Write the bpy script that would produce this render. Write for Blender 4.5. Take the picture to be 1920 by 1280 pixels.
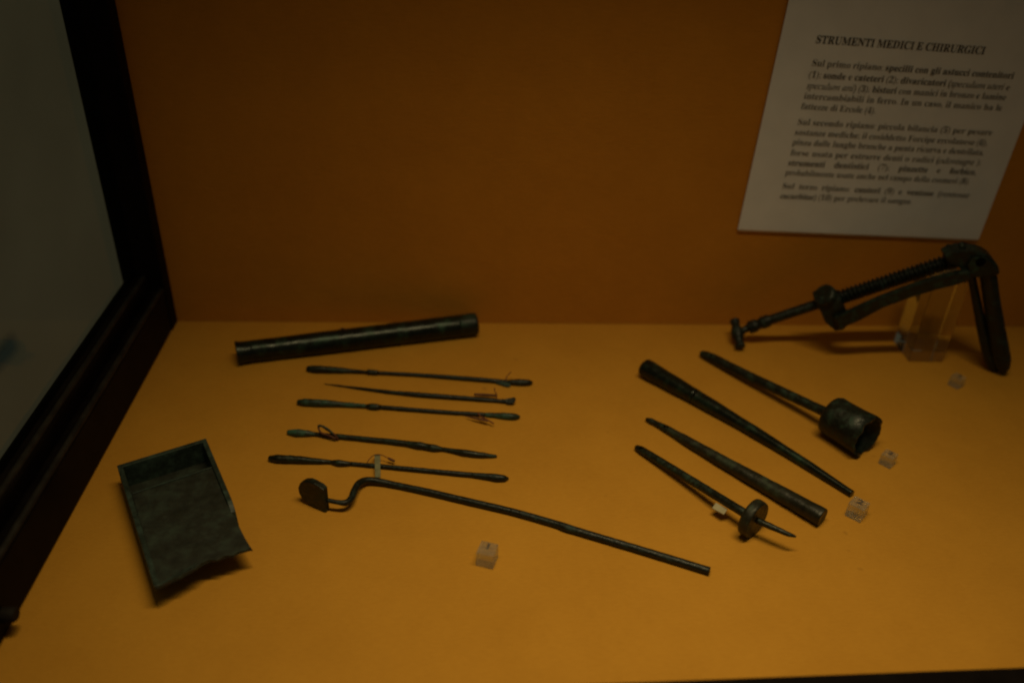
import bpy, bmesh, math, random
from mathutils import Vector, Matrix, noise

random.seed(7)
S = bpy.context.scene
COL = S.collection
for o in list(bpy.data.objects):
    bpy.data.objects.remove(o)

# ------------------------------------------------------------------ camera
K = 1.0702                                   # metres per fitted unit (the sheet on the wall is A4 wide)
FPX = 1620.81                                # focal length in pixels of a 1920 px wide frame
PITCH, YAW, ROLL = math.radians(31.974), math.radians(-4.161), math.radians(2.508)
CAM = Vector((0.22545068, -0.61052258, 0.36454450)) * K

_f = Vector((0, math.cos(PITCH), -math.sin(PITCH)))
_u = Vector((0, math.sin(PITCH), math.cos(PITCH)))
_r = Vector((1, 0, 0))
_Z = Matrix.Rotation(YAW, 3, 'Z')
_f, _u, _r = _Z @ _f, _Z @ _u, _Z @ _r
RT = math.cos(ROLL) * _r + math.sin(ROLL) * _u
UP = -math.sin(ROLL) * _r + math.cos(ROLL) * _u
FW = _f

cam_d = bpy.data.cameras.new('camera')
cam = bpy.data.objects.new('camera', cam_d)
COL.objects.link(cam)
M = Matrix((RT, UP, -FW)).transposed().to_4x4()
M.translation = CAM
cam.matrix_world = M
cam_d.sensor_width = 36.0
cam_d.lens = FPX / 1920 * 36.0
cam_d.clip_start, cam_d.clip_end = 0.01, 50
cam_d.dof.use_dof = True
cam_d.dof.focus_distance = 0.56
cam_d.dof.aperture_fstop = 3.5
S.camera = cam

# ------------------------------------------------------------------ world and lamps
world = bpy.data.worlds.new('World')
S.world = world
world.use_nodes = True
bg = world.node_tree.nodes['Background']
bg.inputs['Color'].default_value = (1.0, 0.98, 0.66, 1)
bg.inputs['Strength'].default_value = 0.034

def area(name, loc, rot, sx, sy, power, color, spread=180):
    l = bpy.data.lights.new(name, 'AREA')
    l.shape = 'RECTANGLE'; l.size = sx; l.size_y = sy
    l.energy = power; l.color = color; l.spread = math.radians(spread)
    o = bpy.data.objects.new(name, l); COL.objects.link(o)
    o.location = loc; o.rotation_euler = [math.radians(a) for a in rot]
    return o
# the strip lamp under the top of the case, running along its width
area('case_lamp', (0.355, -0.35, 0.75), (0, 0, 0), 0.44, 0.03, 0.65, (1.0, 0.78, 0.43), 80)

S.view_settings.view_transform = 'Standard'
S.view_settings.look = 'None'
S.view_settings.exposure = 0.0
S.view_settings.gamma = 1.0
S.render.engine = 'CYCLES'
S.cycles.use_denoising = True
S.cycles.filter_width = 2.2
S.cycles.max_bounces = 10
S.cycles.transparent_max_bounces = 12

# ------------------------------------------------------------------ measuring helpers
def ray(x, y):
    return FW + (x - 960) / FPX * RT - (y - 640) / FPX * UP
def at(x, y, z=0.0):                          # point at height z above the shelf
    d = ray(x, y); return CAM + d * ((z - CAM.z) / d.z)
def aty(x, y, Y=0.0):                         # point in a plane parallel to the back wall
    d = ray(x, y); return CAM + d * ((Y - CAM.y) / d.y)
def rad(p, w):                                # half of w pixels at the depth of p, in metres
    return 0.5 * w * (p - CAM).dot(FW) / FPX

# ------------------------------------------------------------------ materials
def new_mat(name):
    m = bpy.data.materials.new(name); m.use_nodes = True
    nt = m.node_tree
    return m, nt, nt.nodes['Principled BSDF'], nt.nodes.new, nt.links.new

def bronze(name, base, patina, amount=0.5, rough=0.42, metal=0.35, scale=140, relief=0.65, rvar=(0.14, 0.30)):
    m, nt, b, N, L = new_mat(name)
    tc = N('ShaderNodeTexCoord')
    n1 = N('ShaderNodeTexNoise'); n1.inputs['Scale'].default_value = scale
    n1.inputs['Detail'].default_value = 6; n1.inputs['Roughness'].default_value = 0.7
    L(tc.outputs['Object'], n1.inputs['Vector'])
    r1 = N('ShaderNodeValToRGB')
    r1.color_ramp.elements[0].position = 0.62 - 0.25 * amount
    r1.color_ramp.elements[1].position = 0.78 - 0.2 * amount
    r1.color_ramp.elements[0].color = (*base, 1); r1.color_ramp.elements[1].color = (*patina, 1)
    L(n1.outputs['Fac'], r1.inputs['Fac'])
    n2 = N('ShaderNodeTexNoise'); n2.inputs['Scale'].default_value = scale * 3
    n2.inputs['Detail'].default_value = 5
    L(tc.outputs['Object'], n2.inputs['Vector'])
    mx = N('ShaderNodeMix'); mx.data_type = 'RGBA'; mx.blend_type = 'MULTIPLY'; mx.inputs[0].default_value = 0.6
    rr = N('ShaderNodeMapRange'); rr.inputs['From Min'].default_value = 0.3; rr.inputs['From Max'].default_value = 0.7
    rr.inputs['To Min'].default_value = 0.5; rr.inputs['To Max'].default_value = 1.3
    L(n2.outputs['Fac'], rr.inputs['Value'])
    L(r1.outputs['Color'], mx.inputs[6]); L(rr.outputs['Result'], mx.inputs[7])
    L(mx.outputs[2], b.inputs['Base Color'])
    b.inputs['Metallic'].default_value = metal
    ro = N('ShaderNodeMapRange'); ro.inputs['To Min'].default_value = rough - rvar[0]; ro.inputs['To Max'].default_value = rough + rvar[1]
    ro.inputs['From Min'].default_value = 0.35; ro.inputs['From Max'].default_value = 0.7
    L(n1.outputs['Fac'], ro.inputs['Value']); L(ro.outputs['Result'], b.inputs['Roughness'])
    bp = N('ShaderNodeBump'); bp.inputs['Strength'].default_value = relief; bp.inputs['Distance'].default_value = 0.0006
    L(n2.outputs['Fac'], bp.inputs['Height']); L(bp.outputs['Normal'], b.inputs['Normal'])
    return m

BRONZE = bronze('dark_bronze', (0.0135, 0.0174, 0.0099), (0.0281, 0.0645, 0.0420), 0.5)
BRONZE_SHINY = bronze('polished_dark_bronze', (0.0135, 0.0179, 0.0115), (0.0247, 0.0624, 0.0381), 0.45, 0.27, 0.5, 90, 0.12, (0.05, 0.15))
BRONZE_GREEN = bronze('green_bronze', (0.0158, 0.0299, 0.0191), (0.0423, 0.1301, 0.0852), 0.8, 0.5, 0.2)
BRONZE_OLIVE = bronze('olive_bronze', (0.0135, 0.0200, 0.0121), (0.0307, 0.0832, 0.0546), 0.55, 0.40, 0.4, 110)
BRONZE_BROWN = bronze('brown_bronze', (0.0203, 0.0203, 0.0104), (0.0437, 0.0707, 0.0360), 0.45, 0.45, 0.3, 80)
BRONZE_BOX = bronze('box_bronze', (0.0193, 0.0225, 0.0138), (0.0335, 0.0512, 0.0333), 0.6, 0.6, 0.15, 60)
BRONZE_EDGE = bronze('box_edge_bronze', (0.0217, 0.0345, 0.0243), (0.0433, 0.0816, 0.0602), 0.7, 0.55, 0.15, 90)
BLACKB = bronze('black_bronze', (0.0099, 0.0143, 0.0099), (0.0239, 0.0521, 0.0420), 0.4, 0.42, 0.3)

def fabric(name, base, dark, stretch, specks=0.22):
    m, nt, b, N, L = new_mat(name)
    tc = N('ShaderNodeTexCoord')
    mp = N('ShaderNodeMapping'); mp.inputs['Scale'].default_value = stretch
    L(tc.outputs['Object'], mp.inputs['Vector'])
    n1 = N('ShaderNodeTexNoise'); n1.inputs['Scale'].default_value = 420; n1.inputs['Detail'].default_value = 3
    L(mp.outputs['Vector'], n1.inputs['Vector'])
    n2 = N('ShaderNodeTexNoise'); n2.inputs['Scale'].default_value = 14; n2.inputs['Detail'].default_value = 8; n2.inputs['Roughness'].default_value = 0.72
    L(tc.outputs['Object'], n2.inputs['Vector'])
    ad = N('ShaderNodeMath'); ad.operation = 'MULTIPLY_ADD'; ad.inputs[1].default_value = 0.45
    L(n1.outputs['Fac'], ad.inputs[0]); L(n2.outputs['Fac'], ad.inputs[2])
    mr = N('ShaderNodeMapRange'); mr.inputs['From Min'].default_value = 0.45; mr.inputs['From Max'].default_value = 1.0
    L(ad.outputs['Value'], mr.inputs['Value'])
    mx = N('ShaderNodeMix'); mx.data_type = 'RGBA'
    mx.inputs[6].default_value = (*dark, 1); mx.inputs[7].default_value = (*base, 1)
    L(mr.outputs['Result'], mx.inputs[0])
    # small brown specks of lint
    n3 = N('ShaderNodeTexNoise'); n3.inputs['Scale'].default_value = 75; n3.inputs['Detail'].default_value = 1
    L(tc.outputs['Object'], n3.inputs['Vector'])
    sp = N('ShaderNodeMapRange'); sp.inputs['From Min'].default_value = 0.755; sp.inputs['From Max'].default_value = 0.80
    sp.inputs['To Max'].default_value = specks
    L(n3.outputs['Fac'], sp.inputs['Value'])
    m2 = N('ShaderNodeMix'); m2.data_type = 'RGBA'; m2.inputs[7].default_value = (0.12, 0.05, 0.012, 1)
    L(sp.outputs['Result'], m2.inputs[0]); L(mx.outputs[2], m2.inputs[6])
    L(m2.outputs[2], b.inputs['Base Color'])
    b.inputs['Roughness'].default_value = 0.92
    b.inputs['Specular IOR Level'].default_value = 0.15
    bp = N('ShaderNodeBump'); bp.inputs['Strength'].default_value = 0.5; bp.inputs['Distance'].default_value = 0.0004
    L(n1.outputs['Fac'], bp.inputs['Height'])
    bp2 = N('ShaderNodeBump'); bp2.inputs['Strength'].default_value = 0.25; bp2.inputs['Distance'].default_value = 0.004
    L(n2.outputs['Fac'], bp2.inputs['Height']); L(bp2.outputs['Normal'], bp.inputs['Normal'])
    L(bp.outputs['Normal'], b.inputs['Normal'])
    return m
CLOTH = fabric('orange_cloth', (0.60, 0.292, 0.032), (0.505, 0.238, 0.024), (0.5, 1.6, 1))
CLOTH_WALL = fabric('orange_wall_cloth', (0.58, 0.252, 0.025), (0.48, 0.203, 0.019), (0.25, 1, 1.6), 0.0)

def plain(name, col, rough=0.6, spec=0.4, nscale=60, var=0.25, bump=0.2):
    m, nt, b, N, L = new_mat(name)
    tc = N('ShaderNodeTexCoord')
    n1 = N('ShaderNodeTexNoise'); n1.inputs['Scale'].default_value = nscale; n1.inputs['Detail'].default_value = 5
    L(tc.outputs['Object'], n1.inputs['Vector'])
    mr = N('ShaderNodeMapRange'); mr.inputs['From Min'].default_value = 0.3; mr.inputs['From Max'].default_value = 0.7
    mr.inputs['To Min'].default_value = 1 - var; mr.inputs['To Max'].default_value = 1 + var
    L(n1.outputs['Fac'], mr.inputs['Value'])
    mx = N('ShaderNodeMix'); mx.data_type = 'RGBA'; mx.blend_type = 'MULTIPLY'; mx.inputs[0].default_value = 1
    mx.inputs[6].default_value = (*col, 1)
    L(mr.outputs['Result'], mx.inputs[7]); L(mx.outputs[2], b.inputs['Base Color'])
    b.inputs['Roughness'].default_value = rough; b.inputs['Specular IOR Level'].default_value = spec
    bp = N('ShaderNodeBump'); bp.inputs['Strength'].default_value = bump; bp.inputs['Distance'].default_value = 0.0005
    L(n1.outputs['Fac'], bp.inputs['Height']); L(bp.outputs['Normal'], b.inputs['Normal'])
    return m
WOOD = plain('black_lacquered_wood', (0.0060, 0.0044, 0.0036), 0.5, 0.05, 50, 0.4, 0.15)
EDGE_HIGHLIGHT = plain('wood_edge_highlight', (0.019, 0.017, 0.013), 0.5, 0.2, 90, 0.45, 0.2)  # lighter tone standing in for the highlight along the rail edges
PAPER = plain('paper', (0.73, 0.76, 0.80), 0.75, 0.3, 40, 0.04, 0.1)
CARD = plain('card_edge', (0.50, 0.36, 0.20), 0.8, 0.2)
INK = plain('ink', (0.080, 0.074, 0.066), 0.8, 0.1, 60, 0.1)
PALE = plain('pale_tag_paper', (0.42, 0.38, 0.23), 0.8, 0.2, 200, 0.1)
TAG = plain('tag_paper', (0.20, 0.20, 0.11), 0.8, 0.2, 200, 0.2)
TAGRED = plain('rolled_tag', (0.12, 0.05, 0.028), 0.8, 0.2, 300, 0.3)
TAGGREEN = plain('green_tag', (0.035, 0.060, 0.045), 0.7, 0.2, 300, 0.3)
STRING = plain('red_brown_string', (0.17, 0.06, 0.03), 0.9, 0.1, 500, 0.3)
HOLE = plain('hole_dark', (0.003, 0.003, 0.002), 0.9, 0.02)
ROOM = plain('room_plaster', (0.70, 0.63, 0.50), 0.9, 0.1, 2, 0.12, 0.1)
BLUE = plain('blue_grey_card', (0.26, 0.33, 0.36), 0.8, 0.2)
BRASS = plain('worn_catch_metal', (0.014, 0.011, 0.007), 0.7, 0.15, 120, 0.3)

def pane_glass(name):
    m, nt, b, N, L = new_mat(name)
    nt.nodes.remove(b)
    out = nt.nodes['Material Output']
    fr = N('ShaderNodeFresnel'); fr.inputs['IOR'].default_value = 1.32
    tr = N('ShaderNodeBsdfTransparent'); tr.inputs['Color'].default_value = (0.90, 0.93, 0.88, 1)
    gl = N('ShaderNodeBsdfGlossy'); gl.inputs['Roughness'].default_value = 0.02
    mx = N('ShaderNodeMixShader')
    L(fr.outputs['Fac'], mx.inputs['Fac']); L(tr.outputs[0], mx.inputs[1]); L(gl.outputs[0], mx.inputs[2])
    L(mx.outputs[0], out.inputs['Surface'])
    return m
GLASS = pane_glass('pane_glass')

def acrylic(name, clear, haze):
    m, nt, b, N, L = new_mat(name)
    nt.nodes.remove(b)
    out = nt.nodes['Material Output']
    g = N('ShaderNodeBsdfGlass'); g.inputs['IOR'].default_value = 1.49; g.inputs['Roughness'].default_value = 0.01
    g.inputs['Color'].default_value = (0.97, 0.98, 0.97, 1)
    t = N('ShaderNodeBsdfTransparent'); t.inputs['Color'].default_value = (0.97, 0.97, 0.96, 1)
    d = N('ShaderNodeBsdfDiffuse'); d.inputs['Color'].default_value = (0.44, 0.53, 0.50, 1)
    m1 = N('ShaderNodeMixShader'); m1.inputs['Fac'].default_value = clear
    L(g.outputs[0], m1.inputs[1]); L(t.outputs[0], m1.inputs[2])
    tc = N('ShaderNodeTexCoord')
    n = N('ShaderNodeTexNoise'); n.inputs['Scale'].default_value = 180; n.inputs['Detail'].default_value = 4
    L(tc.outputs['Object'], n.inputs['Vector'])
    mr = N('ShaderNodeMapRange'); mr.inputs['To Min'].default_value = haze * 0.5; mr.inputs['To Max'].default_value = haze * 1.5
    L(n.outputs['Fac'], mr.inputs['Value'])
    m2 = N('ShaderNodeMixShader')
    L(mr.outputs['Result'], m2.inputs['Fac']); L(m1.outputs[0], m2.inputs[1]); L(d.outputs[0], m2.inputs[2])
    L(m2.outputs[0], out.inputs['Surface'])
    return m
ACRYLIC = acrylic('clear_acrylic', 0.0, 0.008)
ACRYLIC_CUBE = acrylic('hazy_acrylic', 0.45, 0.13)

# ------------------------------------------------------------------ mesh helpers
def link(name, bm, mat, parent=None):
    bmesh.ops.recalc_face_normals(bm, faces=bm.faces[:])
    me = bpy.data.meshes.new(name); bm.to_mesh(me); bm.free()
    me.materials.append(mat)
    o = bpy.data.objects.new(name, me); COL.objects.link(o)
    if parent is not None:
        o.parent = parent
        o.matrix_parent_inverse = Matrix.Translation(-parent.location)
    return o
def thing(name, label, cat, loc, group=None):
    o = bpy.data.objects.new(name, None); COL.objects.link(o)
    o.location = loc; o.empty_display_size = 0.02
    o['label'] = label; o['category'] = cat
    if group: o['group'] = group
    return o

def box_bm(bm, lo, hi, bevel=0.0):
    vs = [bm.verts.new((x, y, z)) for x in (lo[0], hi[0]) for y in (lo[1], hi[1]) for z in (lo[2], hi[2])]
    idx = [(0, 1, 3, 2), (4, 6, 7, 5), (0, 4, 5, 1), (2, 3, 7, 6), (0, 2, 6, 4), (1, 5, 7, 3)]
    fs = [bm.faces.new([vs[i] for i in f]) for f in idx]
    if bevel:
        es = list({e for f in fs for e in f.edges})
        bmesh.ops.bevel(bm, geom=es, offset=bevel, segments=3, affect='EDGES', profile=0.5)
    return vs

def prism(pts, offset, bevel=0.0, seg=2):
    """closed outline (world points) pushed along offset"""
    bm = bmesh.new()
    a = [bm.verts.new(p) for p in pts]
    b = [bm.verts.new(Vector(p) + offset) for p in pts]
    n = len(a)
    bm.faces.new(a); bm.faces.new(b[::-1])
    for i in range(n):
        bm.faces.new((a[i], a[(i + 1) % n], b[(i + 1) % n], b[i]))
    if bevel:
        bmesh.ops.bevel(bm, geom=bm.edges[:], offset=bevel, segments=seg, affect='EDGES', profile=0.5)
    return bm

def resample(pts, rads, step):
    P, Rr = [pts[0].copy()], [rads[0]]
    for i in range(len(pts) - 1):
        p0 = pts[max(i - 1, 0)]; p1 = pts[i]; p2 = pts[i + 1]; p3 = pts[min(i + 2, len(pts) - 1)]
        n = max(1, int((p2 - p1).length / step))
        for k in range(1, n + 1):
            t = k / n
            l1 = max((p1 - p0).length, 1e-6); l2 = max((p2 - p1).length, 1e-6); l3 = max((p3 - p2).length, 1e-6)
            m1 = ((p2 - p0) / (l1 + l2)) * l2 if i > 0 else (p2 - p1)
            m2 = ((p3 - p1) / (l2 + l3)) * l2 if i < len(pts) - 2 else (p2 - p1)
            h = (2*t**3 - 3*t**2 + 1) * p1 + (t**3 - 2*t**2 + t) * m1 + (-2*t**3 + 3*t**2) * p2 + (t**3 - t**2) * m2
            s = t * t * (3 - 2 * t)
            P.append(h); Rr.append(rads[i] * (1 - s) + rads[i + 1] * s)
    return P, Rr

def sweep(pts, rads, seg=18, step=0.0012, cap=(True, True), rough=0.03, fscale=260, thread=None, squash=None):
    """tube along pts with varying radius; thread=(pitch, depth) cuts a screw thread"""
    pts = [Vector(p) for p in pts]
    P, Rr = resample(pts, rads, step)
    bm = bmesh.new()
    n = len(P)
    up = Vector((0, 0, 1))
    rings = []; dist = 0
    seed = Vector((random.random() * 50, random.random() * 50, 0))
    for i in range(n):
        t = (P[min(i + 1, n - 1)] - P[max(i - 1, 0)]).normalized()
        if i == 0:
            s = t.cross(up)
            s = s.normalized() if s.length > 1e-4 else Vector((1, 0, 0))
        else:
            dist += (P[i] - P[i - 1]).length
            s = (s - t * s.dot(t)).normalized()
        v = s.cross(t).normalized()
        ring = []
        for k in range(seg):
            a = 2 * math.pi * k / seg
            r = Rr[i]
            if thread:
                ph = (dist / thread[0] + k / seg) % 1.0
                r += thread[1] * (abs(2 * ph - 1) * 2 - 1)
            d = s * math.cos(a) + v * math.sin(a)
            if squash: d = s * math.cos(a) * squash[0] + v * math.sin(a) * squash[1]
            q = P[i] + d * r
            if rough:
                q += d * r * rough * noise.noise(q * fscale + seed) * 2
            ring.append(bm.verts.new(q))
        rings.append(ring)
    for i in range(n - 1):
        for k in range(seg):
            f = bm.faces.new((rings[i][k], rings[i][(k + 1) % seg], rings[i + 1][(k + 1) % seg], rings[i + 1][k]))
            f.smooth = True
    if cap[0]: bm.faces.new(rings[0][::-1])
    if cap[1]: bm.faces.new(rings[-1])
    return bm

def on_shelf(spec, lift=None):
    """(px, py, width px) list -> axis points resting on the shelf and radii"""
    P, Rr = [], []
    for i, (x, y, w) in enumerate(spec):
        p = at(x, y, 0.003); r = rad(p, w)
        we = max(s_[2] for s_ in spec if abs(s_[0] - x) < 7)      # keep the axis straight through rounded ends
        p = at(x, y, rad(p, we) + 0.0002 + (lift[i] if lift else 0.0))
        P.append(p); Rr.append(r)
    return P, Rr

def base_of(P):
    c = sum(P, Vector()) / len(P); c.z = 0
    return c

def segments(parent, P, Rr, parts, seg=18, step=0.0012, fscale=260, rough=0.05, squash=None):
    for name, a, b, mat in parts:
        bm = sweep(P[a:b + 1], Rr[a:b + 1], seg, step, (True, True), rough, fscale, None, squash)
        link(name, bm, mat, parent)

def string(parent, pts, r=0.00035, mat=STRING, name='string'):
    return link(name, sweep(pts, [r] * len(pts), 6, 0.001, (True, True), 0.1, 900), mat, parent)

# ------------------------------------------------------------------ setting: shelf, back wall, room wall
def structure(name, bm, mat):
    o = link(name, bm, mat); o['kind'] = 'structure'; return o
FRONT = at(1260, 1276, 0.03).y                # inner face of the front rail
bm = bmesh.new(); box_bm(bm, (-0.034, FRONT - 0.10, -0.02), (2.0, 0.0, 0.0))
structure('shelf', bm, CLOTH)
bm = bmesh.new(); box_bm(bm, (-0.034, 0.0004, -0.02), (2.0, 0.02, 0.80))
structure('back_wall', bm, CLOTH_WALL)
bm = bmesh.new(); box_bm(bm, (-1.05, -3.0, -4.0), (-1.0, 4.0, 3.0))
structure('room_wall', bm, ROOM)

# ------------------------------------------------------------------ the case frame on the left and in front
case = thing('display_case', 'black lacquered wooden display case frame with glass side pane at the left', 'display case', (-0.015, -0.2, 0))
bm = bmesh.new(); box_bm(bm, (-0.0325, -0.016, 0.0), (0.0, -0.0002, 0.80), 0.0012)
link('corner_post', bm, WOOD, case)
bm = bmesh.new(); box_bm(bm, (-0.0105, FRONT - 0.002, 0.0002), (0.0, -0.0165, 0.0405), 0.0030)
link('inner_rail', bm, WOOD, case)
bm = bmesh.new(); box_bm(bm, (-0.0285, FRONT - 0.002, 0.0002), (-0.0110, -0.0165, 0.0525), 0.0035)
link('outer_rail', bm, WOOD, case)
fa, fb = at(1260, 1274, 0.03), at(1920, 1249, 0.03)
fd = (fb - fa).normalized(); fo = Vector((fd.y, -fd.x, 0)) * 0.04
fl, fe = fa - fd * ((fa.x + 0.034) / fd.x), fa + fd * 0.9
bm = prism([Vector((p.x, p.y, 0.0002)) for p in (fl, fe, fe + fo, fl + fo)], Vector((0, 0, 0.0298)), 0.001)
link('front_rail', bm, WOOD, case)
for ex_, ez_ in ((-0.0024, 0.0396), (-0.0143, 0.0513)):       # added beads, ridge highlights of the two steps painted as lighter wood
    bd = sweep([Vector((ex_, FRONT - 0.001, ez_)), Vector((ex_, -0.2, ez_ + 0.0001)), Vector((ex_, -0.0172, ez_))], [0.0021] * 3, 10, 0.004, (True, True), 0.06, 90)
    link('rail_edge', bd, EDGE_HIGHLIGHT, case)
bm = bmesh.new()
vs = [bm.verts.new(p) for p in ((-0.020, FRONT, 0.049), (-0.020, -0.012, 0.049), (-0.020, -0.012, 0.80), (-0.020, FRONT, 0.80))]
bm.faces.new(vs)
link('glass_pane', bm, GLASS, case)
c0 = at(10, 1150, 0.010)
bm = sweep([Vector((0.0, c0.y - 0.004, 0.014)), Vector((0.004, c0.y - 0.004, 0.014)), Vector((0.0065, c0.y - 0.004, 0.014)), Vector((0.0075, c0.y - 0.004, 0.014))],
           [0.0044, 0.0044, 0.0040, 0.0032], 16, 0.001, (True, True), 0.04)
link('catch_knob', bm, BRASS, case)

# blue-grey card on the room wall, seen through the side pane
d = ray(12, 657); p = CAM + d * ((-0.998 - CAM.x) / d.x)
bm = bmesh.new(); box_bm(bm, (-0.9995, p.y - 0.07, p.z - 0.026), (-0.994, p.y + 0.05, p.z + 0.026), 0.002)
o = link('wall_card', bm, BLUE)
o['label'] = 'small blue-grey card on the room wall, seen dimly through the side pane'; o['category'] = 'card'

# ------------------------------------------------------------------ instrument case (long closed tube by the wall)
spec = [(443, 661.5, 43), (446, 661, 43.5), (450, 660.6, 41), (470, 658.2, 40), (540, 649.6, 40), (598, 642.6, 40.5), (602, 642.1, 41.0), (606, 641.6, 40.5),
        (632, 638.5, 40.5), (635, 638.1, 41.1), (638, 637.7, 40.5), (674, 633.4, 40.5), (677, 633, 41.0), (680, 632.6, 40.5), (770, 621.8, 41), (860, 611, 41.5), (889, 607.5, 42), (892.5, 607, 41)]
P, Rr = on_shelf(spec)
t = thing('instrument_case', 'long dark bronze tube with a shiny streak, lying by the back wall', 'tube case', base_of(P))
segments(t, P, Rr, [('end_cap', 0, 3, BRONZE_SHINY), ('tube', 3, 15, BRONZE_SHINY), ('rough_end', 15, 17, BRONZE_OLIVE)], 40, 0.0012, 160, 0.012)
ax = (P[9] - P[8]).normalized()
kb = aty(648, 618, P[9].y + 0.004)
pts = [kb + Vector((-0.006, 0.0, -0.002)), kb + Vector((-0.003, 0.001, 0.0006)), kb + Vector((0.0, 0.0, 0.0004)), kb + Vector((0.003, 0.001, 0.0003)), kb + Vector((0.007, 0.0, -0.0015))]
string(t, pts, 0.0007, TAGRED, 'string_knot')

# ------------------------------------------------------------------ five probes
GP = 'thin bronze probes in a row'
def probe(spec, parts, label, squash=None):
    P, Rr = on_shelf(spec)
    t = thing('surgical_probe', label, 'probe', base_of(P), GP)
    segments(t, P, Rr, parts, 16, 0.0009)
    return t, P, Rr

A = [(574, 691, 4), (577, 691, 11), (590, 691.5, 14), (610, 692.5, 13.5), (637, 694, 11.5), (660, 695.5, 8.5), (687, 697, 5.5),
     (689, 697, 9), (692, 697.2, 11), (695.5, 697.4, 9), (699, 697.6, 11), (703, 698, 9), (706, 698.2, 10.5), (709, 698.4, 6.5),
     (780, 702.5, 7.5), (850, 707.5, 8.5), (900, 711.5, 9), (945, 715.3, 8.5), (953, 716, 7.5),
     (959, 716.2, 11), (975, 716.6, 12.3), (990, 717, 11.5), (997, 717.2, 7), (999, 717.3, 2.5)]
t, P, Rr = probe(A, [('spatula', 0, 6, BRONZE), ('collar', 6, 13, BRONZE), ('shaft', 13, 18, BLACKB), ('bulb_tip', 18, 23, BLACKB)],
                 'dark probe nearest the long tube, with a ringed collar and string near its right tip')
string(t, [at(950, 719, 0.001), at(948, 712, 0.0042), at(951, 705, 0.006), at(956, 699, 0.0075), at(958, 697, 0.0075)], 0.0004)
q = [at(928, 718, 0.0012), at(942, 716, 0.0024), at(957, 719, 0.0026), at(957, 725, 0.0012), at(948, 724.5, 0.0011)]
link('tag', prism(q, Vector((0, 0, 0.0006)), 0.0002), TAGGREEN, t)

Bp = [(608, 719.5, 1.6), (640, 723.4, 3.6), (690, 729.8, 6), (733, 735, 7.5), (789, 740, 9.5), (845, 744.2, 9.2), (902, 748.6, 8.5), (938, 751.6, 7.5), (947, 752, 8.5)]
t, P, Rr = probe(Bp, [('shaft', 0, 8, BLACKB)], 'thin dark probe tapering to a needle point at its left end')
q = [at(944, 748.5, 0.004), at(952, 746, 0.0045), at(966, 743.6, 0.006), at(967.5, 748.5, 0.0055), at(962, 756, 0.003), at(950, 756.5, 0.002)]
link('spoon_tip', prism(q, Vector((0, 0.0004, -0.0018)), 0.0006), BLACKB, t)
link('rolled_tag', sweep([at(889, 739, 0.003), at(910, 740, 0.0033), at(931, 741.5, 0.0036)], [0.0009, 0.0011, 0.001], 8, 0.002, rough=0.1), TAGRED, t)
string(t, [at(931, 747, 0.0045), at(931.5, 740, 0.006), at(928, 733, 0.008), at(927, 727, 0.009)], 0.0004)

Cp = [(556.5, 753.5, 4), (559, 753.6, 10), (572, 754, 14), (606, 755.6, 13.8), (649, 758.4, 10), (688, 761, 7.5), (692, 761.4, 10.5), (698, 762, 12), (706, 762.6, 11.5), (714, 763, 8.5),
      (789, 769, 8.2), (850, 773.4, 8), (910, 777, 8), (925, 778, 9.5), (945, 779.3, 12), (960, 780.3, 13), (969, 780.7, 10.5), (974, 780.9, 5), (975.5, 781, 2)]
t, P, Rr = probe(Cp, [('spatula', 0, 5, BRONZE_GREEN), ('collar', 5, 9, BRONZE), ('shaft', 9, 12, BLACKB), ('bulb_tip', 12, 18, BRONZE_GREEN)],
                 'probe with green patina on both ends, third in the row from the tube')
string(t, [at(896, 774, 0.0042), at(902, 781, 0.005), at(912, 786, 0.0045), at(920, 790.5, 0.004), at(926, 794, 0.0035)], 0.0006)
q = [at(868, 779.5, 0.0020), at(895, 783.4, 0.0036), at(917, 787.5, 0.0044), at(914, 791, 0.0040), at(892, 786.2, 0.0032)]
link('tag', prism(q, Vector((0, 0, 0.0005)), 0.0002), TAGRED, t)

Dp = [(538, 809.7, 4), (540, 809.8, 9), (558, 811, 14), (575, 812, 12), (592, 813.6, 8), (612, 815.6, 8.5), (634, 818, 10), (677, 822, 10.3), (735, 828, 10.8), (765, 831.6, 11.5),
      (786, 834.6, 14), (797, 836.6, 12.5), (812, 839.2, 13.5), (831, 842, 8), (845, 844.2, 9), (873, 848.8, 12.5), (902, 852.4, 11), (920, 854.2, 8), (929, 854.8, 6), (932, 855, 3)]
t, P, Rr = probe(Dp, [('bulb_tip', 0, 4, BRONZE_GREEN), ('shaft', 4, 9, BRONZE), ('collar', 9, 13, BRONZE), ('leaf_blade', 13, 19, BRONZE)],
                 'greenish probe with string looped at its left and a leaf-shaped right end')
string(t, [at(634, 824, 0.0012), at(628, 815, 0.0048), at(616, 807, 0.006), at(600, 797, 0.0085), at(597, 801, 0.007), at(602, 811, 0.0048), at(614, 815, 0.0046), at(630, 822, 0.003)], 0.0008, TAGRED)
string(t, [at(596, 798, 0.0085), at(606, 799, 0.0088), at(617, 806, 0.007), at(626, 814, 0.005)], 0.0007, TAGGREEN, 'string_end')

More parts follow.
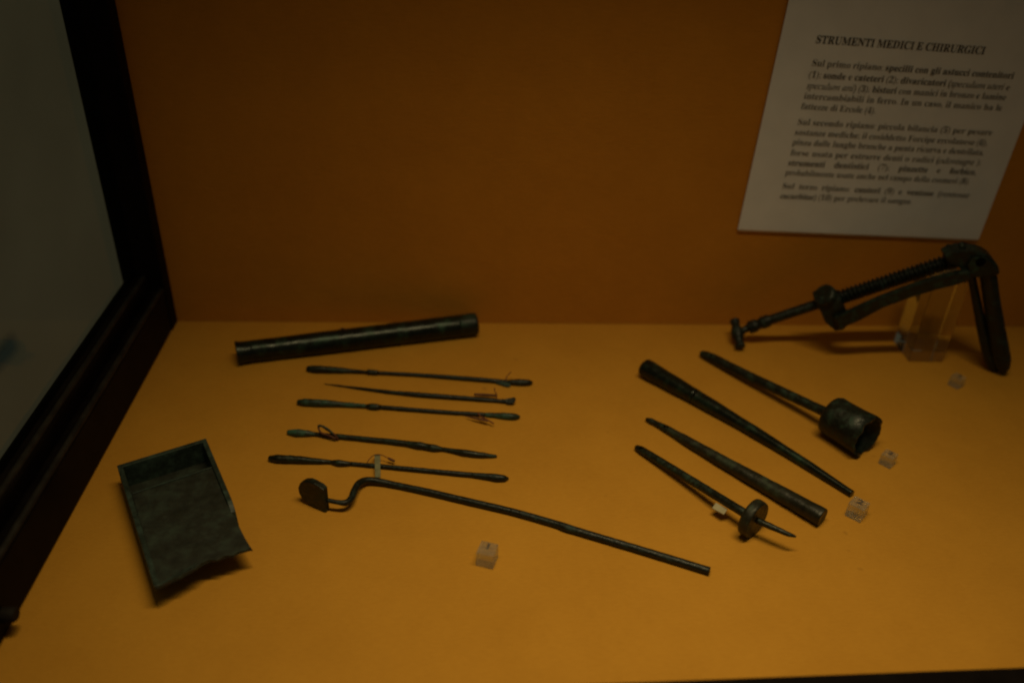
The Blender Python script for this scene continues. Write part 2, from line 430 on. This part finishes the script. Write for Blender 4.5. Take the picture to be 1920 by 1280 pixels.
Ep = [(503, 859, 5), (506, 859, 11.5), (522, 859.6, 15.5), (559, 861.4, 14.5), (592, 863.8, 11), (621, 866, 7.8), (628, 866.7, 10), (635, 867.4, 12.5), (643, 868.2, 11), (649, 868.6, 9.5), (658, 869.2, 7.8),
      (705, 873, 8.6), (761, 878.2, 9), (817, 883.6, 9.3), (885, 890, 10), (910, 892.6, 12), (932, 895, 14), (945, 896, 12), (952, 896.6, 6), (954, 896.7, 2.5)]
t, P, Rr = probe(Ep, [('spatula', 0, 5, BRONZE), ('collar', 5, 10, BRONZE), ('shaft', 10, 14, BLACKB), ('bulb_tip', 14, 19, BLACKB)],
                 'dark probe nearest the curved rod, with a pale paper strip laid across it')
q = [at(702, 852, 0.0046), at(713, 852, 0.0046), at(713.5, 895, 0.0050), at(703.5, 895, 0.0050)]
link('paper_strip', prism(q, Vector((0, 0, 0.0004))), TAG, t)
string(t, [at(688, 867, 0.0035), at(694, 858.5, 0.006), at(702, 852.5, 0.0062), at(712, 851.6, 0.006), at(722, 855.5, 0.0055), at(739, 864, 0.003)], 0.0003)
string(t, [at(728, 858.6, 0.0045), at(740, 864.6, 0.003)], 0.0009, TAGRED, 'string_end')

# ------------------------------------------------------------------ curved cautery
p0 = at(611, 962, 0); pl = at(566, 943, 0)
du = (pl - p0).normalized(); wv = (pl - p0).length
nrm = Vector((-du.y, du.x, 0))
if nrm.y < 0: nrm = -nrm
H = 0.0190
outl = [(0.0, 0.0), (0.0, 1.0), (0.16, 1.06), (0.38, 1.12), (0.60, 1.12), (0.82, 1.02), (1.00, 0.85), (1.10, 0.62), (1.09, 0.38), (0.98, 0.18), (0.80, 0.08), (0.55, 0.015), (0.2, 0.0)]
q = [p0 + du * (u * wv) + Vector((0, 0, 0.0006 + v * H)) for u, v in outl]
F0 = [(617, 938, 8.5, 0.0085), (633, 941, 9, 0.0080), (648, 942, 11.5, 0.0072), (658, 935, 12.8, 0.0068), (664.5, 919, 13.2, 0.0062), (673, 906, 13.2, 0.0055), (687, 900.3, 13.2, 0.0042), (705, 901.3, 13, 0.0034),
      (740, 908.5, 12.3, 0), (800, 921, 12.7, 0), (860, 935, 13, 0), (960, 958.5, 13.3, 0), (1045, 982.5, 13.8, 0), (1062, 988.5, 15.5, 0), (1078, 993.5, 14.6, 0), (1160, 1018, 14.4, 0), (1250, 1045, 14.8, 0), (1331, 1070, 15.2, 0)]
P, Rr = [], []
for x, y, w, z in F0:
    r = rad(at(x, y, 0.003), w); P.append(at(x, y, max(z, r + 0.0002))); Rr.append(r)
t = thing('cautery_iron', 'long curved bronze rod ending in an upright D-shaped plate', 'rod', base_of(P))
link('plate', prism(q, nrm * 0.0042, 0.0007), BRONZE, t)
P2 = [P[0] - (P[1] - P[0]).normalized() * 0.002] + P
link('rod', sweep(P2, [Rr[0]] + Rr, 18, 0.0011, (True, True), 0.025, 240), BLACKB, t)

# ------------------------------------------------------------------ tapered tubes on the right
def tapered(spec, label, mats, seg=32):
    P, Rr = on_shelf(spec)
    t = thing('tapered_tube', label, 'tube', base_of(P), 'tapered bronze tubes')
    return t, P, Rr
spec = [(1209, 688.8, 33), (1209.6, 689.2, 34.6), (1212, 690.4, 35), (1216, 692.6, 35), (1260, 718, 31.6), (1300, 741, 28.6), (1304, 743.4, 28.5), (1312, 748, 27.6), (1400, 800, 22.4), (1500, 862, 18), (1598, 925.5, 13.6)]
t, P, Rr = tapered(spec, 'long smooth bronze cone tube with a thick closed left end', None)
segments(t, P, Rr, [('thick_end', 0, 6, BRONZE_SHINY), ('tapering_tube', 6, 10, BRONZE_SHINY)], 32, 0.0012, 160, 0.012)

spec = [(1211, 785.5, 6), (1215, 787, 9), (1222, 789.5, 11.5), (1227, 792, 10.8), (1252, 805, 14.5), (1300, 833, 19.5), (1360, 867.5, 23.5), (1420, 901, 27.5), (1480, 934.5, 31.5), (1536, 966, 35), (1540.5, 968.6, 35.4), (1543, 970, 34)]
t, P, Rr = tapered(spec, 'brown bronze tube widening to the right, between cone tube and disc rod', None)
segments(t, P, Rr, [('broken_tip', 0, 4, BRONZE), ('flaring_tube', 4, 11, BRONZE_BROWN)], 30, 0.0012, 200, 0.022)
hp = at(1249, 799, Rr[4] * 1.92)
link('side_hole', sweep([hp + Vector((-0.0016, 0.0008, 0)), hp + Vector((0.0016, -0.0008, 0.0001))], [0.0010, 0.0010], 10, 0.001), HOLE, t)

# ------------------------------------------------------------------ rod with disc
RD = rad(at(1414, 990, 0.01), 75)
spec = [(1191.5, 837, 5, 0.0026), (1194, 838.5, 11, 0.0028), (1203, 843.5, 15, 0.0032), (1258, 877, 16, 0.0058), (1324, 917.5, 17, 0.0094), (1383, 953.5, 17.5, 0.0126), (1412, 971, 17.5, RD + 0.0002)]
P, Rr = [], []
for x, y, w, z in spec:
    p = at(x, y, z); P.append(p); Rr.append(rad(p, w))
t = thing('disc_instrument', 'bronze rod through a round disc with a spike beyond it', 'instrument', base_of(P))
link('rod', sweep(P, Rr, 18, 0.0012, (True, True), 0.03), BRONZE, t)
axd = (P[-1] - P[-2]).normalized()
ctr = P[-1]
link('disc', sweep([ctr - axd * 0.0034, ctr - axd * 0.0030, ctr - axd * 0.0018, ctr + axd * 0.0018, ctr + axd * 0.0030, ctr + axd * 0.0034],
                   [RD * 0.93, RD * 0.97, RD, RD, RD * 0.97, RD * 0.93], 44, 0.0012, (True, True), 0.008), BRONZE_BROWN, t)
sp = [(1420, 975, 12, 0.0142), (1440, 984.5, 13, 0.0142), (1462, 994, 11, 0.0140), (1478, 1001, 9.5, 0.0138), (1489, 1004.6, 6, 0.0136), (1493, 1006, 2.5, 0.0135)]
P3 = [at(x, y, z) for x, y, w, z in sp]; R3 = [rad(p, s[2]) for p, s in zip(P3, sp)]
link('spike', sweep(P3, R3, 12, 0.001, (True, True), 0.06), BRONZE, t)
hp = at(1203, 840.5, 0.0032 + Rr[2] * 0.72)
link('side_hole', sweep([hp + Vector((-0.0014, 0.0008, 0)), hp + Vector((0.0014, -0.0008, 0.0002))], [0.0011, 0.0011], 10, 0.001), HOLE, t)
q = [at(1335, 953, 0.0062), at(1342, 943, 0.0078), at(1364, 955, 0.0088), at(1357, 965, 0.0072)]
link('paper_tag', prism(q, Vector((0, 0, 0.0006)), 0.0001), PALE, t)

# ------------------------------------------------------------------ rod with cup
RC = rad(at(1590, 830, 0.012), 80)
tip = at(1315, 662, 0.0034)
cA = at(1556, 776, RC + 0.0003); cB = at(1628.5, 819, RC * 1.04 + 0.0003)
axc = (cB - cA).normalized()
spec = [(1314, 661.5, 7, 0.0034), (1317, 663, 13, 0.0036), (1326, 667, 17, 0.0040), (1340, 673.5, 18.5, 0.0046), (1390, 698.5, 19, 0.0068), (1455, 729, 19, 0.0098), (1521, 760, 19, 0.0128)]
P, Rr = [], []
for x, y, w, z in spec:
    p = at(x, y, z); P.append(p); Rr.append(rad(p, w))
P.append(cA + axc * 0.001); Rr.append(Rr[-1])
t = thing('cup_instrument', 'bronze rod ending in an open drum-shaped cup with a ragged rim', 'instrument', base_of(P))
link('rod', sweep(P, Rr, 18, 0.0012, (True, True), 0.03), BRONZE, t)
bm = bmesh.new()
side = axc.cross(Vector((0, 0, 1))).normalized(); vv = side.cross(axc).normalized()
NS = 48
prof = [(0.0, 0.15), (0.0, 0.82), (0.0008, 0.93), (0.003, 1.0), (0.010, 0.985), (0.020, 1.0), ((cB - cA).length, 1.045), ((cB - cA).length, 0.95), (0.012, 0.90), (0.004, 0.88), (0.0035, 0.15)]
rings = []
for j, (s, rr_) in enumerate(prof):
    ring = []
    for k in range(NS):
        a = 2 * math.pi * k / NS
        e = 0
        if j in (6, 7):
            e = 0.0022 * noise.noise(Vector((math.cos(a) * 1.9, math.sin(a) * 1.9, 3.3))) + 0.0011 * noise.noise(Vector((math.cos(a) * 6, math.sin(a) * 6, 1.3)))
            e -= 0.0028 * max(0, 1 - abs(((a - 2.1 + math.pi) % (2 * math.pi)) - math.pi) / 0.35)
        rw = rr_ * (1 + 0.018 * noise.noise(Vector((math.cos(a) * 2.5, math.sin(a) * 2.5, s * 200))))
        ring.append(bm.verts.new(cA + axc * (s + e) + (side * math.cos(a) + vv * math.sin(a)) * RC * rw))
    rings.append(ring)
for j in range(len(rings) - 1):
    for k in range(NS):
        f = bm.faces.new((rings[j][k], rings[j][(k + 1) % NS], rings[j + 1][(k + 1) % NS], rings[j + 1][k])); f.smooth = j not in (6,)
bm.faces.new(rings[0]); bm.faces.new(rings[-1])
link('cup', bm, BRONZE, t)
for hx, hy in ((1334, 665.5), (1347, 671.5)):
    hp = at(hx, hy, 0.0078)
    link('side_hole', sweep([hp + Vector((-0.0010, 0.0005, 0)), hp + Vector((0.0010, -0.0005, 0.0001))], [0.0008, 0.0008], 8, 0.001), HOLE, t)

# ------------------------------------------------------------------ tray box with sliding plate
HB = 0.0185
cBL, cBR, cFL, cFR = at(219, 872, HB), at(386, 821, HB), at(289, 1101, HB), at(473, 1027, HB)
vx = (cBR - cBL); W = vx.length; vx.normalize()
vyl = (cFL - cBL); Ll = vyl.length; vyl.normalize()
vyr = (cFR - cBR); Lr = vyr.length; vyr.normalize()
def bp(u, v, z):                              # u 0..1 left to right, v 0..1 back to front
    a = cBL.lerp(cFL, v); b = cBR.lerp(cFR, v); p = a.lerp(b, u); p.z = z; return p
def bprism(uv, z0, z1, bev=0.0004):
    q = [bp(u, v, z0) for u, v in uv]
    return prism(q, Vector((0, 0, z1 - z0)), bev)
def ragged(uv, n, amp, seed, lo, hi):
    """subdivide edge lo->hi of the outline with broken-metal jitter"""
    a, b = uv[lo], uv[hi]; mid = []
    for i in range(1, n):
        t_ = i / n
        mid.append((a[0] + (b[0] - a[0]) * t_, a[1] + (b[1] - a[1]) * t_ + amp * noise.noise(Vector((t_ * 7, seed, 0)))))
    return mid
t = thing('tray_box', 'dark bronze tray box with a flat sliding plate over its front part', 'box', base_of([cBL, cBR, cFL, cFR]))
wl = 0.055
link('bottom_plate', bprism([(0.004, 0.003), (0.996, 0.003), (0.94, 0.72), (0.01, 0.78)], 0.0003, 0.0016), BRONZE_BOX, t)
link('back_wall', bprism([(0.0, 0.0), (1.0, 0.0), (1.0, 0.028), (0.0, 0.028)], 0.0004, HB), BRONZE_EDGE, t)
def wall_prof(u0, u1, vz):
    return prism([bp(u0, v, z) for v, z in vz], vx * (W * (u1 - u0)), 0.0004)
link('side_wall', wall_prof(0.0, wl, [(0.0285, 0.0004), (0.0285, HB), (0.995, HB), (0.985, HB - 0.0045), (0.90, HB - 0.0085), (0.80, 0.0012), (0.74, 0.0004)]), BRONZE_EDGE, t)
link('side_wall', wall_prof(1 - wl, 1.0, [(0.0285, 0.0004), (0.0285, HB), (0.60, HB), (0.655, HB - 0.004), (0.70, 0.0016), (0.68, 0.0004)]), BRONZE_EDGE, t)
front = [(1.0, 1.0), (0.985, 0.985), (0.93, 0.985), (0.86, 0.975), (0.80, 0.985), (0.72, 0.965), (0.64, 0.975), (0.56, 0.95), (0.48, 0.955), (0.42, 0.975), (0.34, 0.975), (0.26, 0.99), (0.18, 0.985), (0.10, 0.998), (0.02, 1.0)]
lid = [(wl + 0.004, 0.275), (1 - wl - 0.004, 0.275), (0.938, 0.60), (0.937, 0.66), (0.955, 0.70), (0.965, 0.80), (0.975, 0.90), (0.985, 0.955)] + front + [(0.012, 0.992), (wl + 0.004, 0.968)]
link('sliding_plate', bprism(lid, HB - 0.0030, HB - 0.0012, 0.0002), BRONZE_BOX, t)
link('partition', bprism([(wl + 0.004, 0.262), (1 - wl - 0.004, 0.262), (1 - wl - 0.004, 0.2745), (wl + 0.004, 0.2745)], 0.0017, HB - 0.0006, 0.0003), BRONZE_EDGE, t)
link('inner_ledge', bprism([(wl + 0.004, 0.14), (1 - wl - 0.004, 0.14), (1 - wl - 0.004, 0.261), (wl + 0.004, 0.261)], 0.0017, 0.0072, 0.0004), BRONZE_BOX, t)
# bent front lip of the plate
lip = [(0.03, 0.985), (0.45, 0.945), (0.44, 0.965), (0.34, 0.972), (0.26, 0.987), (0.18, 0.983), (0.10, 0.995), (0.03, 0.998)]
link('bent_lip', bprism(lip, HB - 0.0011, HB - 0.0002, 0.0002), BRONZE_EDGE, t)

# ------------------------------------------------------------------ speculum
T0 = at(1391, 622, 0.011)
TIP = at(1878, 698, 0.0)
pv = Vector((TIP.x - T0.x, TIP.y - T0.y, 0)).normalized()
pn = Vector((pv.y, -pv.x, 0))                 # towards the viewer
if pn.y > 0: pn = -pn
def sp_(x, y, d=0.0):                         # point in the instrument's upright plane, d metres nearer the viewer
    o_ = T0 + pn * d; r_ = ray(x, y)
    return CAM + r_ * ((o_ - CAM).dot(pn) / r_.dot(pn))
t = thing('speculum', 'large bronze speculum with screw, arms and blades, propped on a clear block', 'speculum', base_of([T0, TIP]))
ka, kz = at(1388.5, 652, 0.0046), at(1377, 599, 0.0175)
km = ka.lerp(kz, 0.5)
h = [(-0.0, 0.002), (0.03, 0.0043), (0.09, 0.0046), (0.15, 0.0034), (0.24, 0.0036), (0.42, 0.0055), (0.58, 0.0055), (0.76, 0.0036), (0.85, 0.0034), (0.91, 0.0044), (0.97, 0.0042), (1.0, 0.002)]
link('cross_handle', sweep([ka.lerp(kz, a) for a, b in h], [b for a, b in h], 18, 0.0008, (True, True), 0.04), BLACKB, t)
sa, sb = km, sp_(1786, 489)
shaft_pts = [(km, 0.0030), (sp_(1402, 615), 0.0032), (sp_(1404, 614.5), 0.0055), (sp_(1418, 609.5), 0.0056), (sp_(1420, 609), 0.0044), (sp_(1426, 606.5), 0.0046), (sp_(1430, 605), 0.0056), (sp_(1440, 601), 0.0054), (sp_(1446, 599), 0.0042), (sp_(1540, 567.5), 0.0043)]
link('screw_shank', sweep([a for a, b in shaft_pts], [b for a, b in shaft_pts], 18, 0.0009, (True, True), 0.02), BLACKB, t)
s0, s1 = sp_(1548, 566), sp_(1800, 483)
link('screw_thread', sweep([s0, s1], [0.0054, 0.0054], 20, 0.00035, (True, True), 0.0, thread=(0.0034, 0.0012)), BLACKB, t)
# yoke carrying the nut: a cross block with a round knob
uax = (s1 - s0).normalized(); vax = pn.cross(uax).normalized()
if vax.z < 0: vax = -vax
def fr(c, a, b, d):                           # local frame of the instrument: along, up, towards viewer
    return c + uax * a + vax * b + pn * d
yc = sp_(1554, 568)
yk = [(1527, 566), (1539, 585), (1548, 607), (1560, 611), (1565, 622), (1583, 619), (1595, 604), (1588, 585), (1578, 562), (1562, 558), (1540, 560)]
link('yoke', prism([sp_(x, y, 0.0135) for x, y in yk], pn * -0.018, 0.0014), BLACKB, t)
kn = sp_(1548, 555, 0.0075)
kd = (vax * 0.86 + pn * 0.42 - uax * 0.28).normalized()
link('round_knob', sweep([kn - kd * 0.002, kn + kd * 0.0015, kn + kd * 0.0035, kn + kd * 0.0042], [0.0090, 0.0094, 0.0088, 0.0070], 28, 0.0008, (True, True), 0.02), BRONZE, t)
def bar(px, d, hw, th, bev=0.0016, mat=BRONZE):
    """flat bar along pixel path px in the plane d metres nearer the viewer"""
    top, bot = [], []
    for i, (x, y, w) in enumerate(px):
        p = sp_(x, y, d); nx = px[min(i + 1, len(px) - 1)]; pr = px[max(i - 1, 0)]
        dr = (sp_(nx[0], nx[1], d) - sp_(pr[0], pr[1], d)).normalized()
        n_ = pn.cross(dr).normalized()
        if n_.z < 0: n_ = -n_
        r_ = rad(p, w); top.append(p + n_ * r_); bot.append(p - n_ * r_)
    return prism([p - pn * th * 0.5 for p in top + bot[::-1]], pn * th, bev)
armpx = [(1567, 605, 30), (1583, 598, 27), (1600, 589, 20), (1650, 566, 19), (1700, 547, 20), (1750, 531, 21), (1790, 521, 22), (1818, 513, 20)]
link('side_arm', bar(armpx, 0.0150, 0, 0.0065), BRONZE, t)
# the far arm, behind the screw
farpx = [(1560, 567, 20), (1600, 552, 17), (1660, 532, 16), (1720, 513, 16), (1780, 493, 16), (1806, 486, 14)]
link('side_arm', bar(farpx, -0.0085, 0, 0.0065), BRONZE, t)
# head
hd = [(1775, 489), (1772, 480), (1788, 477), (1796, 471), (1815, 473), (1832, 472), (1848, 476), (1861, 484), (1871, 497), (1875, 506), (1875, 516), (1850, 518), (1832, 522), (1815, 518), (1806, 508), (1794, 499), (1784, 494)]
link('head_block', prism([sp_(x, y, 0.0115) for x, y in hd], pn * -0.016, 0.0016), BRONZE, t)
link('hinge_plate', prism([sp_(x, y, 0.0115) for x, y in [(1812, 496), (1821, 481), (1845, 480), (1862, 492), (1867, 506), (1852, 515), (1828, 517), (1815, 510)]], pn * 0.0024, 0.0008), BRONZE_OLIVE, t)
hc = sp_(1839, 491, 0.0139)
link('pivot_hole', sweep([hc - pn * 0.002, hc + pn * 0.0003], [0.0036, 0.0036], 18, 0.001), HOLE, t)
sk = sp_(1803, 461, 0.002)
link('pivot_stud', sweep([sk - vax * 0.005, sk + vax * 0.0006, sk + vax * 0.0022], [0.0030, 0.0026, 0.0008], 10, 0.0008), BRONZE, t)
cl = sp_(1781, 489, 0.0)
link('screw_collar', sweep([cl - uax * 0.003, cl - uax * 0.002, cl + uax * 0.003, cl + uax * 0.004], [0.0066, 0.0074, 0.0074, 0.0066], 18, 0.001, (True, True), 0.05), BLACKB, t)
# blades
def blade(px, d):
    P_ = [sp_(x, y, d) for x, y, w in px]; R_ = [rad(p, w[2]) for p, w in zip(P_, px)]
    return sweep(P_, R_, 18, 0.001, (True, True), 0.02)
link('blade', blade([(1821, 505, 13), (1823, 525, 14.5), (1831, 565, 16), (1840, 610, 18), (1850, 650, 21), (1857, 672, 22), (1862, 686, 19), (1867, 694, 10)], 0.000), BLACKB, t)
link('blade', blade([(1852, 505, 26), (1855, 525, 28), (1860, 565, 28.5), (1867, 610, 30), (1874, 650, 32), (1878.5, 673, 31), (1881, 686, 25), (1881.5, 695, 15), (1881, 699, 7)], 0.004), BLACKB, t)
link('blade', blade([(1848, 505, 22), (1851, 525, 24), (1857, 565, 25), (1864, 610, 26), (1871, 650, 28), (1876, 671, 27), (1879, 683, 21), (1880, 691, 9)], -0.0075), BLACKB, t)

# clear block under its arm
g0, g1, g2 = at(1703, 678, 0), at(1767, 679.5, 0), at(1676, 640, 0)
ex = (g1 - g0); ey = (g2 - g0)
ey = ey - ex.normalized() * ey.dot(ex.normalized()) * 0.6
o = link('acrylic_stand', prism([g0 + Vector((0, 0, 0.0003)), g1 + Vector((0, 0, 0.0003)), g1 + ey + Vector((0, 0, 0.0003)), g0 + ey + Vector((0, 0, 0.0003))], Vector((0, 0, 0.0765)), 0.0006), ACRYLIC)
o['label'] = 'clear acrylic block standing under the arm of the large speculum'; o['category'] = 'stand'

# ------------------------------------------------------------------ numbered acrylic cubes
def serif(body, bold, ital):
    # the upright and slanted serif alphabets of the mathematical block
    out = ''
    for ch in body:
        if 'a' <= ch <= 'z' or 'A' <= ch <= 'Z':
            k = ord(ch) - (97 if ch.islower() else 65) + (26 if ch.islower() else 0)
            base = 0x1D468 if (bold and ital) else 0x1D434 if ital else 0x1D400
            out += '\u210e' if (base == 0x1D434 and ch == 'h') else chr(base + k)
        elif ch.isdigit():
            out += chr(0x1D7CE + int(ch))
        else:
            out += ch
    return out
def text_mesh(body, size, bold=0.0, shear=0.0, align='LEFT'):
    c = bpy.data.curves.new('text', 'FONT'); c.body = body; c.size = size; c.offset = bold; c.shear = shear
    c.align_x = align; c.resolution_u = 2
    o_ = bpy.data.objects.new('text', c); COL.objects.link(o_)
    bpy.context.view_layer.update()
    me = bpy.data.meshes.new_from_object(o_.evaluated_get(bpy.context.evaluated_depsgraph_get()))
    bpy.data.objects.remove(o_); bpy.data.curves.remove(c)
    return me
def cube(l, r, digit, label):
    a = at(*l, 0); b = at(*r, 0)
    ex = (b - a); s = ex.length; ex.normalize(); ey = Vector((-ex.y, ex.x, 0))
    t = thing('number_cube', label, 'cube', a + (ex + ey) * s * 0.5, 'small clear cubes with numbers')
    z = Vector((0, 0, 0.0002))
    link('block', prism([a + z, a + ex * s + z, a + (ex + ey) * s + z, a + ey * s + z], Vector((0, 0, s)), 0.0003), ACRYLIC_CUBE, t)
    me = text_mesh(digit, s * 0.62, s * 0.02, 0, 'CENTER')
    me.materials.append(INK)
    o = bpy.data.objects.new('number', me); COL.objects.link(o)
    mw = Matrix((ex, ey, Vector((0, 0, 1)))).transposed().to_4x4()
    mw = mw @ Matrix.Diagonal((1.25, 1, 1, 1))
    mw.translation = a + ex * s * 0.5 + ey * s * 0.42 + Vector((0, 0, s + 0.0005))
    o.parent = t; o.matrix_parent_inverse = Matrix.Translation(-t.location); o.matrix_basis = mw
cube((892, 1060), (924, 1068), '1', 'clear numbered cube alone in front of the curved rod')
cube((1583, 966), (1612, 981), '2', 'clear numbered cube by the thin tip of the cone tube')
cube((1646, 868.5), (1668, 880), '2', 'clear numbered cube by the ragged rim of the cup')
cube((1776, 721), (1795, 731), '3', 'clear numbered cube in front of the clear stand block')

# ------------------------------------------------------------------ information sheet on the wall
YS = -0.0019
bl, br, tl = aty(1383, 430, YS), aty(1836, 445, YS), aty(1466, 0, YS)
ang = math.radians(-1.7)
eu = Vector((math.cos(ang), 0, math.sin(ang))); ev = Vector((-math.sin(ang), 0, math.cos(ang)))
SW, SH = (br - bl).length, 0.297
org = bl
t = thing('information_sheet', 'white printed information sheet fixed to the orange back wall', 'sheet', org)
link('backing_card', prism([org + eu * 0.0006 - ev * 0.0016, org + eu * (SW - 0.0006) - ev * 0.0016, org + eu * (SW - 0.0006) + ev * (SH - 0.0006), org + eu * 0.0006 + ev * (SH - 0.0006)], Vector((0, 0.0014, 0)), 0.0002), CARD, t)
link('paper', prism([org, org + eu * SW, org + eu * SW + ev * SH, org + ev * SH], Vector((0, -0.0004, 0)), 0.0001), PAPER, t)
Z1 = lambda a, b: (1360 + a / 2.782, b / 2.782)
LINES = [   # start, end (measured), words: *bold* /italic/
    ((475, 210), (1355, 270), '*STRUMENTI *MEDICI *E *CHIRURGICI'),
    ((455, 330), (1505, 398), 'Sul primo ripiano: *specilli *con *gli *astucci *contenitori'),
    ((437, 390), (1485, 458), '(1); *sonde e *cateteri (2); *divaricatori (/speculum /uteri e'),
    ((425, 448), (1465, 510), '/speculum /ani) (3); *bisturi con manici in bronzo e lamine'),
    ((412, 502), (1445, 565), 'intercambiabili in ferro. In un caso, il manico ha le'),
    ((397, 555), (785, 580), 'fattezze di Ercole (4).'),
    ((380, 637), (1393, 693), 'Sul secondo ripiano: piccola bilancia (5) per pesare'),
    ((365, 690), (1370, 748), 'sostanze mediche; il cosiddetto Forcipe ercolanese (6),'),
    ((352, 742), (1350, 798), 'pinza dalle lunghe branche a punta ricurva e dentellata,'),
    ((342, 797), (1335, 850), 'forse usata per estrarre denti o radici (/odontagra );'),
    ((330, 850), (1310, 900), '*strumenti *dentistici (7); *pinzette e *forbice,'),
    ((315, 900), (1275, 948), 'probabilmente usate anche nel campo della cosmesi (8).'),
    ((300, 970), (1275, 1020), 'Sul terzo ripiano: *cauteri (9) e *ventose (/ventosae'),
    ((287, 1022), (975, 1052), '*/cucurbitae) (10) per prelevare il sangue.'),
]
YT = YS - 0.0008
def set_words(words, size, weight):
    # set many words in one text block, one per row, and cut it up again: [(vertices, faces, x0, x1)]
    c = bpy.data.curves.new('text', 'FONT'); c.body = '\n'.join(words); c.size = size; c.offset = weight
    c.space_line = 3.0; c.resolution_u = 2
    o_ = bpy.data.objects.new('text', c); COL.objects.link(o_)
    bpy.context.view_layer.update()
    me = bpy.data.meshes.new_from_object(o_.evaluated_get(bpy.context.evaluated_depsgraph_get()))
    rows = [([], [], {}) for _ in words]
    row = lambda v: min(len(words) - 1, max(0, int((-v.co.y + 1.5 * size) / (3.0 * size))))
    for v in me.vertices:
        k = row(v); r_ = rows[k]; r_[2][v.index] = len(r_[0])
        r_[0].append((v.co.x, v.co.y + 3.0 * size * k))
    for p_ in me.polygons:
        r_ = rows[row(me.vertices[p_.vertices[0]])]
        r_[1].append([r_[2][i] for i in p_.vertices])
    bpy.data.objects.remove(o_); bpy.data.curves.remove(c); bpy.data.meshes.remove(me)
    return [(v, f, min(q[0] for q in v), max(q[0] for q in v)) for v, f, _ in rows]
SIZE = 0.0071
ALL = []
for li, (a, b, body) in enumerate(LINES):
    for wi, wd in enumerate(body.split(' ')):
        ALL.append((li, wi, serif(wd.replace('*', '').replace('/', ''), '*' in wd, '/' in wd), '*' in wd or '/' in wd))
GLYPHS = {}
for heavy in (True, False):
    sel = [w for w in ALL if w[3] == heavy]
    for w, g in zip(sel, set_words([w[2] for w in sel], SIZE, 0.00003 if heavy else -0.00004)):
        GLYPHS[w[0], w[1]] = g
for li, (a, b, body) in enumerate(LINES):
    pa, pb = aty(*Z1(*a), YT), aty(*Z1(*b), YT)
    du_ = (pb - pa); wid = du_.length; du_.normalize(); dv_ = Vector((-du_.z, 0, du_.x))
    k_ = 1.14 if li == 0 else 1.0                 # the heading is set a little larger
    ws = [GLYPHS[li, wi] for wi in range(len(body.split(' ')))]
    tot = sum(g[3] - g[2] for g in ws) * k_
    n = len(ws); gap = SIZE * 0.30
    sc = (wid - gap * (n - 1)) / tot
    if sc > 1.02: sc = 1.02; gap = (wid - tot * sc) / max(1, n - 1)
    bm = bmesh.new(); x = 0.0
    for v_, f_, x0, x1 in ws:
        vs = [bm.verts.new(pa + du_ * (x + (q[0] - x0) * sc * k_) + dv_ * (q[1] * k_ - SIZE * 0.30)) for q in v_]
        for f in f_:
            try: bm.faces.new([vs[i] for i in f])
            except ValueError: pass
        x += (x1 - x0) * sc * k_ + gap
    link('text_line', bm, INK, t)
